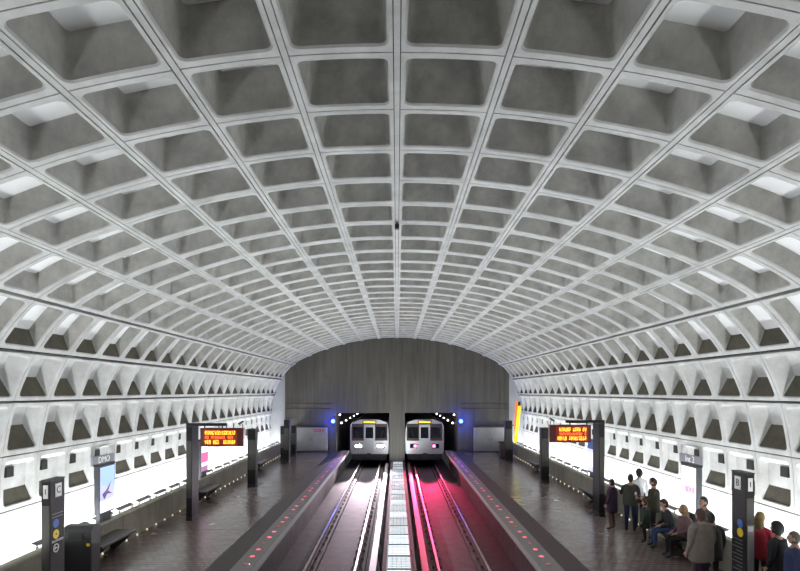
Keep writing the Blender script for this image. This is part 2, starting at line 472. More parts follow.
for x, lab in ((-.72, 'covered power rail left of the glowing middle trough'), (.84, 'covered power rail right of the glowing middle trough')):
    t = thing('third_rail', lab, 'rail', (x, 0, -1.32), 0, 'power rails')
    r = MB(); r.box(-.05, .05, YB, DW + 25, .16, .26); r.build('conductor', 'railside', t)
    r = MB(); r.prism([(-.11, .3), (-.1, .36), (.1, .36), (.11, .3), (.095, .3), (.085, .34), (-.085, .34), (-.095, .3)], 'y', YB, DW + 25)
    r.build('cover_board', 'cover', t)
    for i in range(14):
        b = MB(); b.tube([(0, 0, 0), (0, 0, .06), (0, 0, .1), (0, 0, .17)], [.07, .07, .045, .045], 10); b.box(-.13, -.10, -.03, .03, 0, .32)
        if i == 0: p = b.build('insulator', 'insul', t)
        else: p = p.copy(); COL.objects.link(p); p.parent = t
        p.location = (0, 13.5 + i * 1.8, 0)

# glowing light panels in the trough between the tracks
def light_panel(k):
    t = thing('trackway_light_panel', 'wire-guarded light panel glowing in the trough between the two tracks', 'light', (.06, 0, -1.3), 0, 'light panels in the middle trough')
    h = MB()
    h.box(-.34, .34, .01, PIT - .01, .0, .5); h.box(-.36, -.33, .005, PIT - .005, .5, .6); h.box(.33, .36, .005, PIT - .005, .5, .6)
    h.box(-.33, .33, .005, .035, .5, .6); h.box(-.33, .33, PIT - .035, PIT - .005, .5, .6)
    h.build('housing', 'grille', t)
    d = MB(); d.box(-.325, .325, .04, PIT - .04, .52, .58); d.build('diffuser', 'diff%d' % k, t)
    g = MB()
    for i in range(1, 5): g.tube([(-.33 + .66 * i / 5, .03, .605), (-.33 + .66 * i / 5, PIT - .03, .605)], .006, 5)
    for i in range(1, 8): g.tube([(-.33, PIT * i / 8, .61), (.33, PIT * i / 8, .61)], .006, 5)
    g.build('guard', 'grille', t)
    return t
protos = [light_panel(k) for k in range(4)]
for i in range(20):
    y = DW - .02 - (i + 1) * PIT
    k = [0, 1, 2, 1, 0, 3, 0, 2, 1, 0, 1, 0, 3, 0, 1, 2, 0, 0, 2, 0][i]
    if protos[k] is not None and not protos[k].get('used'):
        protos[k]['used'] = 1; protos[k].location.y = y
    else: dup(protos[k], (.06, y, -1.3))
for p in protos:
    if 'used' in p: del p['used']
for o in COL.objects:
    if 'used' in o: del o['used']

# ------------------------------------------------------------------ lights behind the parapets
def washer(sg, lab):
    t = thing('wall_washer_light', lab, 'light', (sg * 8.3, 0, -.25), 0 if sg > 0 else PI, 'wall washers behind the %s parapet' % ('right' if sg > 0 else 'left'))
    h = MB(); h.prism([(-.12, 1.0), (.02, 1.05), (.02, 1.03), (-.12, .98)], 'y', -.44, .44)
    h.build('hood', 'charcoal', t)
    s = MB(); s.box(-.1, -.06, -.4, -.36, 0, .96); s.box(-.1, -.06, .36, .4, 0, .96); s.box(-.2, .12, -.42, .42, 0, .05); s.build('stand', 'charcoal', t)
    u = MB(); u.tube([(0, -.42, .62), (0, .42, .62)], .02, 8); u.build('tube', 'tube', t)
    return t
for sg, lab in ((-1, 'dark fluorescent wall washer behind the parapet of the platform with the trash can'), (1, 'dark fluorescent wall washer behind the parapet of the platform where people wait')):
    w = None
    for j in range(10, 31):
        y = (j - .06 + .5) * PIT
        if w is None: w = washer(sg, lab); w.location.y = y
        else: dup(w, (sg * 8.3, y, -.25))

def area(name, loc, rot, sx, sy, power, col=(1, 1, 1), spread=PI):
    l = bpy.data.lights.new(name, 'AREA'); l.shape = 'RECTANGLE'; l.size = sx; l.size_y = sy; l.energy = power; l.color = col; l.spread = spread
    o = bpy.data.objects.new(name, l); COL.objects.link(o); o.location = loc; o.rotation_euler = rot
    return o
UP = 1650
LY0, LY1 = YB + .5, DW - .4
for sg in (-1, 1):
    # pointing up and a little inwards-outwards: -Z of the lamp is its direction
    area('washer_glow', (sg * 8.36, (LY0 + LY1) / 2, .3), (0, PI + sg * .25, 0), .24, LY1 - LY0, UP, (.97, 1, 1))
area('trough_glow', (.06, (14 + DW) / 2 - 4, -.66), (0, PI, 0), .6, DW - 8, 1500, (.93, .97, 1))

# ------------------------------------------------------------------ platform edge lamps, light gaps at the parapet foot
for sg, lab, grp in ((-1, 'round red warning light set in the granite edge of the emptier platform', 'edge lights of the emptier platform'),
                     (1, 'round red warning light set in the granite edge of the crowded platform', 'edge lights of the crowded platform')):
    pr = {}
    i = 0; y = 11.9
    while y < DW - .5:
        lit = 'edgedim' if i % 3 == 2 else 'edgered'
        if lit not in pr:
            t = thing('edge_light', lab, 'light', (sg * 3.72, y, 0), 0, grp)
            r = MB(); r.tube([(0, 0, 0), (0, 0, .006)], [.085, .08], 20); r.build('rim', 'bronzelit', t)
            l = MB(); l.tube([(0, 0, .004), (0, 0, .012)], [.07, .055], 20); l.build('lens', lit, t)
            pr[lit] = t
        else: dup(pr[lit], (sg * 3.72, y, 0))
        y += .605; i += 1
for sg, lab, grp in ((-1, 'tiny glowing stand-in for a light gap at the foot of the parapet behind the trash can platform', 'glowing gaps at the foot of the left parapet'),
                     (1, 'tiny glowing stand-in for a light gap at the foot of the parapet behind the waiting people', 'glowing gaps at the foot of the right parapet')):
    p = None
    for i in range(37):
        y = 13.9 + i * .62
        if y > DW - .5: break
        if p is None:
            b = MB(); b.tube([(0, 0, 0), (0, 0, .03), (0, 0, .05)], [.024, .024, .014], 10)  # glowing caps stand in for light leaking between the parapet panels
            p = b.build('gap_glow', 'gapglow'); tag(p, lab, 'light', grp); o = p
        else: o = p.copy(); COL.objects.link(o)
        o.location = (sg * 7.68, y, 0)

# ------------------------------------------------------------------ pylons and sign pillars
def pylon(name, label, cat, x, y, w, d, h, sg):
    """sg: side of the station; local +x' points to the tracks"""
    t = thing(name, label, cat, (x, y, 0))
    b = MB(); b.box(-w / 2, w / 2, -d / 2, d / 2, .0, h - .02, bev=.008); b.build('shaft', 'bronze', t)
    c = MB(); c.box(-w / 2 - .006, w / 2 + .006, -d / 2 - .006, d / 2 + .006, h - .03, h, bev=.006); c.build('cap', 'black', t)
    p = MB(); p.box(-w / 2 + .015, w / 2 - .015, -d / 2 - .006, -d / 2, .75, h - .5); p.build('lit_front_face', 'bronzelit', t)  # paler bronze on the front, light on that face put into the colour
    k = MB(); k.box(-w / 2 - .004, w / 2 + .004, -d / 2 - .008, d / 2 + .004, 0, .12); k.build('plinth', 'black', t)
    return t
# line information pylon, left
PYW, PYD = .17, .44
def info(t, sg, letters, front_letter, left):
    xf = -sg * (PYW / 2)                       # face towards the tracks
    n = Vector((-sg, 0, 0)); right = Vector((0, 1, 0)) if sg < 0 else Vector((0, -1, 0))
    up = (0, 0, 1)
    def plate(y0, y1, z0, z1, m, nm, th=.006):
        b = MB(); b.box(*sorted((xf, xf - sg * th)), y0, y1, z0, z1); return b.build(nm, m, t)
    H = 2.55 if left else 2.65
    c = plate(-.07, .12, H - .36, H - .1, 'white', 'letter_plate')
    b = MB(); put_text(b, letters, .2, Vector((xf - sg * .009, .025, H - .23)), right, up); b.build('letter', 'black', c)
    f = MB(); f.box(-.045, .045, -PYD / 2 - .012, -PYD / 2 - .006, H - .36, H - .1); f = f.build('letter_plate', 'white', t)
    b = MB(); put_text(b, front_letter, .15, Vector((0, -PYD / 2 - .014, H - .23)), (1, 0, 0), up); b.build('letter', 'black', f)
    zb = 1.68 if left else 1.62
    zy = 1.47 if left else 1.44
    b = MB(); b.tube([(xf, -.05, zb), (xf - sg * .006, -.05, zb)], .085, 24); b.build('line_disc', 'blue', t)['label'] = 'blue line disc'
    b = MB(); b.tube([(xf, -.05, zy), (xf - sg * .006, -.05, zy)], .09, 24); yd = b.build('line_disc', 'yellow', t); yd['label'] = 'yellow line disc'
    if left:
        b = MB(); b.tube([(xf - sg * .006, -.05, zy), (xf - sg * .009, -.05, zy)], .02, 12); b.build('dot', 'black', yd)
        b = MB(); b.box(*sorted((xf, xf - sg * .004)), -.17, .17, 1.86, 1.875); b.box(*sorted((xf, xf - sg * .004)), -.17, .17, 1.8, 1.812); b.build('rule_lines', 'signgrey', t)
        b = MB(); put_text(b, 'PLATFORM', .07, Vector((xf - sg * .003, -.0, 1.335)), right, up); b.build('caption', 'white', t)
        b = MB()
        R = .075
        ring = []
        for k in range(25):
            a = 2 * PI * k / 24; ring.append((xf - sg * .004, -.05 + R * math.cos(a), 1.2 + R * math.sin(a)))
        b.tube(ring, .012, 6); 
        b.box(*sorted((xf, xf - sg * .006)), -.1, .0, 1.19, 1.21); b.add([(xf - sg * .006, -.11, 1.2), (xf - sg * .006, -.06, 1.24), (xf - sg * .006, -.06, 1.16)], [(0, 1, 2)])
        b.build('arrow_symbol', 'white', t)
    else:
        b = MB()
        for k in range(9):
            z = 1.28 - k * .075; L = [.15, .12, .16, .1, .15, .13, .16, .09, .14][k]
            b.box(*sorted((xf, xf - sg * .004)), -.12, -.12 + L * 2, z, z + .014)
        b.build('station_list', 'signgrey', t)
        b = MB(); b.box(-.055, .07, -PYD / 2 - .012, -PYD / 2 - .006, .5, 1.62); b.build('notice', 'metalpanel', t)['label'] = 'pale notice on the front'
        b = MB(); b.box(-.05, .05, -PYD / 2 - .013, -PYD / 2 - .006, 1.5, 1.6); b.build('notice_label', 'white', t)
t = pylon('information_pylon', 'dark bronze line pylon with blue and yellow discs and arrow, beside the trash can', 'pylon', -6.74, 10.45, PYW, PYD, 2.55, -1)
info(t, -1, 'C', 'I', True)
t = pylon('information_pylon', 'dark bronze line pylon with station list, standing among the waiting people', 'pylon', 6.93, 10.68, PYW, PYD, 2.65, 1)
info(t, 1, 'B', 'I', False)

def led_rows(mb, x0, x1, z0, z1, y, row, seed):
    rnd = random.Random(seed)
    nch = 15; cw = (x1 - x0) / nch; px = cw / 6; pz = (z1 - z0) / 7
    for c in range(nch):
        if rnd.random() < .1: continue
        for i in range(5):
            for j in range(7):
                if rnd.random() < .62:
                    a = x0 + c * cw + i * px; b = z0 + j * pz
                    mb.box(a, a + px * .9, y - .004, y, b, b + pz * .9)
def sign_pillar(x, y, sg, h, lab, slab, seed):
    w, d = .19, .6
    t = pylon('sign_pillar', lab, 'pillar', x, y, w, d, h, sg)
    q = -sg                                            # towards the tracks
    a = MB(); a.box(*sorted((q * (w / 2 - .19), q * (w / 2 + 1.13))), -d / 2 - .0, -d / 2 + .12, h - .005, h + .09, bev=.006); a.build('arm', 'bronze', t)
    x0 = q * (w / 2 + .28); x1 = q * (w / 2 + 1.7)
    xa, xb = sorted((x0, x1))
    s = thing('arrivals_display', slab, 'display', (x, y - d / 2, h - .67))
    b = MB(); b.box(xa, xb, -.02, .16, 0, .6, bev=.012); b.build('housing', 'signhouse', s)
    b = MB(); b.box(xa + .1, xb - .2 if q > 0 else xb - .1, -.026, -.02, .05, .55); 
    lx0, lx1 = (xa + .16, xb - .26) if q > 0 else (xa + .26, xb - .16)
    b = MB(); b.box(lx0 - .05, lx1 + .05, -.03, -.02, .05, .55); b.build('screen', 'ledback', s)
    for i, (z0, m) in enumerate(((.38, 'amber'), (.245, 'redled'), (.08, 'amber'))):
        b = MB(); led_rows(b, lx0, lx1, z0, z0 + (.13 if i != 1 else .1), -.031, i, seed + i); b.build('text_row', m, s)
    b = MB()
    for xx in (x0 + q * .12, x0 + q * .7): b.tube([(xx, .06, .6), (xx, .06, .672)], .022, 8)
    b.build('hanger', 'bronze', s)
    c = thing('security_camera', 'small dark camera on the outer end of the %s display' % ('left' if sg < 0 else 'right'), 'camera', (x + x1 - q * .05, y - d / 2 + .07, h - .066))
    b = MB(); b.tube([(0, 0, 0), (0, 0, .08), (-q * .05, 0, .16)], .014, 8); b.build('bracket', 'bronze', c)
    b = MB(); b.tube([(-q * .02, .09, .2), (-q * .08, -.14, .14)], .035, 10); b.build('body', 'charcoal', c)
    return t
sign_pillar(-6.83, 17.8, -1, 3.12, 'tall dark sign pillar holding the arrivals display over the emptier platform', 'red-brown arrivals display with amber text hanging over the emptier platform', 11)
sign_pillar(7.0, 18.5, 1, 3.18, 'tall dark sign pillar holding the arrivals display beside the standing group', 'red-brown arrivals display with amber text hanging over the crowded platform', 31)
pylon('platform_pylon', 'plain dark pylon behind the left arrivals display', 'pylon', -6.5, 24.0, .36, .4, 2.58, -1)
pylon('platform_pylon', 'plain dark pylon beyond the right arrivals display', 'pylon', 6.93, 25.1, .36, .4, 2.55, 1)
pylon('platform_pylon', 'tallest of three dark pylons near the left end wall', 'pylon', -6.6, 32.0, .3, .4, 2.55, -1)
pylon('platform_pylon', 'shorter dark pylon close behind the parapet side of the tallest end pylon', 'pylon', -7.1, 33.2, .26, .35, 2.1, -1)
pylon('platform_pylon', 'last dark pylon just before the pale cabinet at the left end', 'pylon', -6.85, 35.4, .3, .35, 2.0, -1)
pylon('platform_pylon', 'dark pylon carrying the slanted yellow lit sign at the right end', 'pylon', 6.72, 32.2, .42, .4, 2.5, 1)
# slanted yellow sign
t = thing('lit_sign', 'slanted lit yellow and orange sign hanging by the far right pylon', 'sign', (7.03, 31.8, 1.2))
b = MB(); b.add([(-.06, 0, 0), (.14, 0, 0), (.38, 0, 2.2), (.18, 0, 2.2), (-.06, .1, 0), (.14, .1, 0), (.38, .1, 2.2), (.18, .1, 2.2)],
                [(0, 1, 2, 3), (7, 6, 5, 4), (0, 4, 5, 1), (1, 5, 6, 2), (2, 6, 7, 3), (3, 7, 4, 0)]); b.build('face', 'bannery', t)
b = MB(); b.add([(-.03, -.01, .75), (.03, -.01, .75), (.2, -.01, 2.45), (.04, -.01, 2.45), (-.03, .08, .75), (.03, .08, .75), (.2, .08, 2.45), (.04, .08, 2.45)],
                [(0, 1, 2, 3), (7, 6, 5, 4), (0, 4, 5, 1), (1, 5, 6, 2), (2, 6, 7, 3), (3, 7, 4, 0)]); b.build('side_strip', 'bannero', t)
b = MB(); b.box(.12, .34, .0, .1, 2.2, 2.45); b.box(-.2, .1, .1, .14, 1.0, 1.06); b.build('bracket', 'black', t)

# ------------------------------------------------------------------ poster boxes on the parapets, wall signs
def poster_box(y, sg, label, art, z0=.78):
    t = thing('poster_box', label, 'poster box', (sg * 7.9, y, z0))
    q = -sg
    b = MB(); b.box(-.07, .07, .02, .79, .2, 1.50, bev=.01); b.build('case', 'kioskgrey', t)
    b = MB(); b.box(-.08, .08, .0, .81, 1.48, 1.54, bev=.008); b.build('cap', 'black', t)
    b = MB(); b.box(-.06, .06, .08, .2, 0, .22); b.box(-.055, .055, .2, .62, 0, .22, 1); b.build('pedestal', ['kioskgrey', 'charcoal'], t)
    x = q * .07
    def pl(y0, y1, z0, z1, m, nm, par, th):
        b = MB(); b.box(*sorted((x, x + q * th)), y0, y1, z0, z1); return b.build(nm, m, par)
    if art == 0:
        p = pl(.06, .75, .25, 1.45, 'post_lilac', 'poster', t, .006)
        pl(.12, .75, .95, 1.45, 'post_sky', 'sky_block', p, .008)
        pl(.06, .75, .25, .55, 'post_white', 'white_band', p, .008)
        b = MB(); xx = x + q * .01
        b.add([(xx, .14, .74), (xx, .32, .81), (xx, .62, 1.06), (xx, .43, .79), (xx, .64, .69), (xx, .39, .71), (xx, .24, .58)], [(0, 1, 6), (1, 2, 3), (3, 4, 5), (1, 3, 5), (1, 5, 6)]); b.build('figure', 'post_purple', p)
    elif art == 1:
        p = pl(.06, .75, .25, 1.45, 'post_white', 'poster', t, .006)
        b = MB(); xx = x + q * .01
        for i in range(7):
            z0a = .85; hh = [.16, .22, .12, .24, .15, .2, .12][i]; b.box(*sorted((x, xx)), .14 + i * .07, .18 + i * .07, z0a - hh / 2, z0a + hh / 2)
        b.build('figure', 'post_mauve', p)
    elif art == 2:
        p = pl(.06, .75, .25, 1.45, 'post_white', 'poster', t, .006)
        pl(.06, .75, .6, 1.0, 'post_pink', 'pink_band', p, .008)
        pl(.06, .75, .25, .45, 'post_mauve', 'lower_band', p, .008)
    else:
        p = pl(.06, .75, .25, 1.45, 'post_lilac', 'poster', t, .006)
        pl(.06, .75, 1.15, 1.45, 'blue', 'blue_band', p, .008)
        pl(.2, .6, .45, 1.0, 'post_white', 'white_block', p, .008)
    return t
poster_box(14.0, -1, 'lit lilac poster box on the parapet beyond the trash can', 0)
poster_box(21.3, -1, 'lit white and pink poster box behind the left sign pillar', 2)
poster_box(13.9, 1, 'lit white poster box on the parapet above the seated people', 1)
poster_box(21.1, 1, 'lit lilac and blue poster box behind the right arrivals display', 3)
def wall_sign(y, sg, txt, label):
    t = thing('wall_sign', label, 'sign', (sg * 8.84, y, 2.08))
    q = -sg
    b = MB(); b.box(*sorted((q * 0, q * .05)), -.6, .6, 0, .27, bev=.008); b.build('plate', 'signgrey', t)
    b = MB(); put_text(b, txt, .27, (q * .053, 0, .135), (0, -sg, 0), (0, 0, 1)); b.build('lettering', 'white', t)
wall_sign(16.0, -1, 'DMO', 'grey wall sign with white letters above the lilac poster box')
wall_sign(16.0, 1, 'Int 2', 'grey wall sign with white letters above the white poster box')

# ------------------------------------------------------------------ benches, trash can, end cabinets
def bench(y, sg, lab):
    t = thing('bench', lab, 'bench', (sg * 7.725, y, 0))
    q = -sg
    b = MB(); b.box(*sorted((q * .0, q * .56)), -.85, .85, .40, .47, bev=.015); b.build('seat', 'bench', t)
    for yy in (-.6, .6):
        b = MB(); b.prism([(0, .4), (q * .5, .4), (q * .5, .34), (q * .12, .0), (0, .0)], 'y', yy - .05, yy + .05); b.build('bracket', 'bench', t)
bench(13.8, -1, 'dark stone bench on the parapet under the lilac poster box')
bench(20.9, -1, 'dark stone bench behind the left sign pillar')
bench(28.8, -1, 'farthest dark stone bench on the left parapet')
bench(20.2, 1, 'dark stone bench beyond the right sign pillar')
bench(28.4, 1, 'farthest dark stone bench on the right parapet')
bench(13.9, 1, 'dark stone bench under the seated people')

t = thing('trash_can', 'charcoal trash can with a hooded slot beside the left line pylon', 'trash can', (-7.38, 12.5, 0))
b = MB(); b.box(-.32, .32, -.2, .2, .04, .78, bev=.03); b.build('body', 'charcoal', t)
b = MB(); b.prism([(-.2, .78), (-.21, 1.0), (-.17, 1.09), (-.1, 1.13), (.1, 1.13), (.17, 1.09), (.21, 1.0), (.2, .78)], 'x', -.33, .33); h = b.build('hood', 'charcoal', t)
b = MB(); b.box(-.2, .14, -.222, -.205, .84, .98, bev=.006); b.build('slot', 'black', h)
b = MB(); b.box(-.325, .325, -.205, .205, .765, .785); b.build('rim', 'bronzelit', t)
b = MB(); b.box(-.29, .29, -.17, .17, 0, .05); b.build('base', 'black', t)
b = MB(); b.box(.22, .29, -.212, -.2, .68, .74); b.build('sticker', 'yellow', t)

def cabinet(x0, x1, lab, sg, sign):
    t = thing('equipment_cabinet', lab, 'cabinet', ((x0 + x1) / 2, DW - .42, 0)); w = (x1 - x0) / 2
    b = MB(); b.box(-w, w, 0, .4, .08, 1.74, bev=.02); b.build('body', 'metalpanel', t)
    b = MB(); b.box(-w + .03, w - .03, .03, .38, 0, .09); b.build('plinth', 'charcoal', t)
    b = MB(); b.box(-w - .03, w + .03, -.03, .4, 1.73, 1.79, bev=.01); b.build('top', 'charcoal', t)
    for i in (-1, 1):
        d = MB(); d.box(*sorted((i * .012, i * (w - .05))), -.022, 0, .15, 1.68, bev=.008); d = d.build('door', 'metalpanel', t)
        hd = MB(); hd.tube([(i * .08, -.05, .8), (i * .08, -.05, 1.0)], .012, 8); hd.tube([(i * .08, -.02, .82), (i * .08, -.05, .82)], .01, 6); hd.tube([(i * .08, -.02, .98), (i * .08, -.05, .98)], .01, 6); hd.build('handle', 'bronze', d)
    if sign:
        s = MB(); s.box(w - .95, w - .42, -.032, -.022, 1.44, 1.6); s = s.build('sign_plate', 'redsign', t)
        s2 = MB()
        for i in range(5): s2.box(w - .9 + i * .09, w - .85 + i * .09, -.036, -.032, 1.49, 1.55)
        s2.build('sign_marks', 'post_mauve', s)
        s = MB(); s.box(w - .34, w - .2, -.032, -.022, 1.46, 1.58); s.build('sign_plate', 'redsign', t)
    return t
cabinet(-7.2, -4.9, 'pale metal cabinet with a red plate at the left end wall', -1, True)
cabinet(5.4, 7.68, 'pale two-door metal cabinet at the right end wall', 1, False)
# brown crate before the right cabinet
t = thing('storage_box', 'low dark brown box standing before the right end cabinet', 'box', (7.05, 34.5, 0))
b = MB(); b.box(-.4, .4, -.3, .3, .03, .95, bev=.02); b.build('body', 'brown', t)
b = MB(); b.box(-.43, .43, -.33, .33, .93, 1.0, bev=.01); b.build('lid', 'bronze', t)

# blue lamps on the portal corners and lamps in the tunnels
for sg, lab in ((-1, 'blue signal lamp on the left corner of the tunnel mouth'), (1, 'blue signal lamp on the right corner of the tunnel mouth')):
    t = thing('blue_lamp', lab, 'light', (sg * 4.5, DW - .02, 2.1))
    b = MB(); b.box(-.12, .12, -.06, 0.015, -.32, .05); b.build('call_box', 'charcoal', t)
    b = MB(); b.tube([(0, -.03, .05), (0, -.08, .05), (0, -.18, .05)], .04, 10); b.build('arm', 'charcoal', t)
    b = MB(); b.ball((0, -.25, .06), .15); g = b.build('globe', 'bluelamp', t, True)
    b = MB(); b.ball((0, -.38, .06), .05); b.build('core', 'bluecore', g, True)
    l = bpy.data.lights.new('blue_glow', 'POINT'); l.energy = 90; l.color = (.04, .08, 1); l.shadow_soft_size = .1
    o = bpy.data.objects.new('blue_glow', l); COL.objects.link(o); o.location = (sg * 4.5, DW - .55, 2.16)
    for i, d in enumerate((38.9, 39.9, 43.6, 47.4, 51.5, 56)):
        z = 2.55 if i == 0 else 1.9
        if i == 0:
            tl = thing('tunnel_lamp', 'small white lamp just inside the %s tunnel corner' % ('left' if sg < 0 else 'right'), 'light', (sg * 4.24, d, z))
            b = MB(); b.box(-.06, .06, -.12, .12, -.06, .06, bev=.01); b.build('base', 'charcoal', tl)
            b = MB(); b.ball((-sg * .07, -.02, 0), (.07, .14, .06)); b.build('lens', 'tunnellamp', tl, True)
            proto = tl
        else:
            dup(proto, (sg * 4.24, d, z), None, 'small white lamp in the row along the %s tunnel wall' % ('left' if sg < 0 else 'right'), 'lamps along the %s tunnel wall' % ('left' if sg < 0 else 'right'))

# ------------------------------------------------------------------ trains standing in the tunnel mouths
def train(x, y, lab, kind):
    t = thing('metro_train', lab, 'train', (x, y, -1.04))
    w = 1.42
    prof = [(-w, .95), (-w - .02, 1.6), (-w, 2.6), (-w + .12, 3.05), (-.7, 3.28), (.7, 3.28), (w - .12, 3.05), (w, 2.6), (w + .02, 1.6), (w, .95), (w - .05, .75), (-w + .05, .75)]
    def sh(s, dz=0): return [(p[0] * s, p[1] + dz) for p in prof]
    b = MB(); n = len(prof)
    rg = [[(p[0] * .97, 0.0, p[1] * .985 + .02) for p in prof], [(p[0], .12, p[1]) for p in prof], [(p[0], 18, p[1]) for p in prof]]
    b.rings(rg); b.build('car_body', 'alu', t)
    b = MB()
    for sx in (-1, 1): b.box(*sorted((sx * (w + .005), sx * (w + .03))), .3, 17.8, 1.75, 2.55)
    b.build('window_band', 'brown', t)
    for sx in (-1, 1):
        for k in range(6):
            g = MB(); g.box(*sorted((sx * (w + .02), sx * (w + .04))), .8 + k * 2.8, 2.4 + k * 2.8, 1.85, 2.48); g.build('side_window', 'glass', t)
    b = MB(); b.box(-1.3, 1.3, -.03, .05, 1.72, 2.95, bev=.03); b.build('front_mask', 'brown', t)
    for sx in (-1, 1):
        b = MB(); b.box(*sorted((sx * .46, sx * 1.2)), -.05, 0, 1.9, 2.72, bev=.02); b.build('windscreen', 'glass', t)
        b = MB(); b.tube([(sx * .8, -.07, 1.92), (sx * .98, -.07, 2.5)], .012, 6); b.build('wiper', 'black', t)
        h = MB(); h.box(*sorted((sx * .55, sx * 1.06)), -.05, .03, 1.17, 1.51, bev=.02); h = h.build('lamp_cluster', 'black', t)
        a = MB(); a.tube([(sx * .92, -.05, 1.34), (sx * .92, -.075, 1.34)], [.1, .085], 20); a.build('headlamp', 'headlamp' if kind == 'head' else 'glass', h)
        a = MB(); a.tube([(sx * .68, -.05, 1.34), (sx * .68, -.075, 1.34)], [.1, .085], 20); a.build('tail_lamp', 'taillamp' if kind == 'tail' else 'headlamp', h)
    d = MB(); d.box(-.4, .4, -.06, 0, .98, 2.9, bev=.02); d = d.build('end_door', 'alu', t)
    g = MB(); g.box(-.28, .28, -.075, -.055, 1.9, 2.7, bev=.01); g.build('door_window', 'glass', d)
    b = MB(); b.box(-.5, .5, -.05, 0, 2.97, 3.18, bev=.01); s = b.build('destination_sign', 'black', t)
    b = MB(); b.box(-.42, .42, -.058, -.05, 3.02, 3.12); b.build('sign_text', 'destsign', s)
    b = MB(); b.tube([(0, .1, .72), (0, -.5, .72)], .09, 12); b.box(-.16, .16, -.62, -.45, .56, .88, bev=.03); b.build('coupler', 'fastener', t)
    b = MB(); b.box(-1.25, 1.25, .0, .1, .3, .78, bev=.02); b.build('pilot_plate', 'fastener', t)
    for yy in (2.2, 4.3, 13.5, 15.6):
        b = MB()
        for sx in (-1, 1): b.tube([(sx * .7, yy, .36), (sx * .82, yy, .36)], .36, 24)
        b.tube([(-.7, yy, .36), (.7, yy, .36)], .07, 10); b.build('wheelset', 'railside', t)
    b = MB(); b.box(-1.1, 1.1, 1.5, 16.5, .35, .8); b.build('underframe', 'fastener', t)
    return t
TY = DW + .9
train(-TX, TY, 'aluminium metro train with white headlamps on, standing in the left tunnel mouth', 'head')
train(TX, TY, 'aluminium metro train with red tail lamps on, standing in the right tunnel mouth', 'tail')
def spot(name, loc, tgt, power, col, size=1.4, rad=.1):
    l = bpy.data.lights.new(name, 'SPOT'); l.energy = power; l.color = col; l.spot_size = size; l.spot_blend = .6; l.shadow_soft_size = rad
    o = bpy.data.objects.new(name, l); COL.objects.link(o); o.location = loc
    o.rotation_euler = (Vector(tgt) - Vector(loc)).to_track_quat('-Z', 'Y').to_euler()
for sx in (-1, 1):
    spot('headlamp_beam', (-TX + sx * .8, TY - .12, .3), (-TX + sx * .8, 15, -1.2), 6000, (1, .80, .92), .5)
    spot('tail_lamp_glow', (TX + sx * .68, TY - .12, .3), (TX + sx * .68, 20, -1.2), 4200, (1, .05, .18), .44)

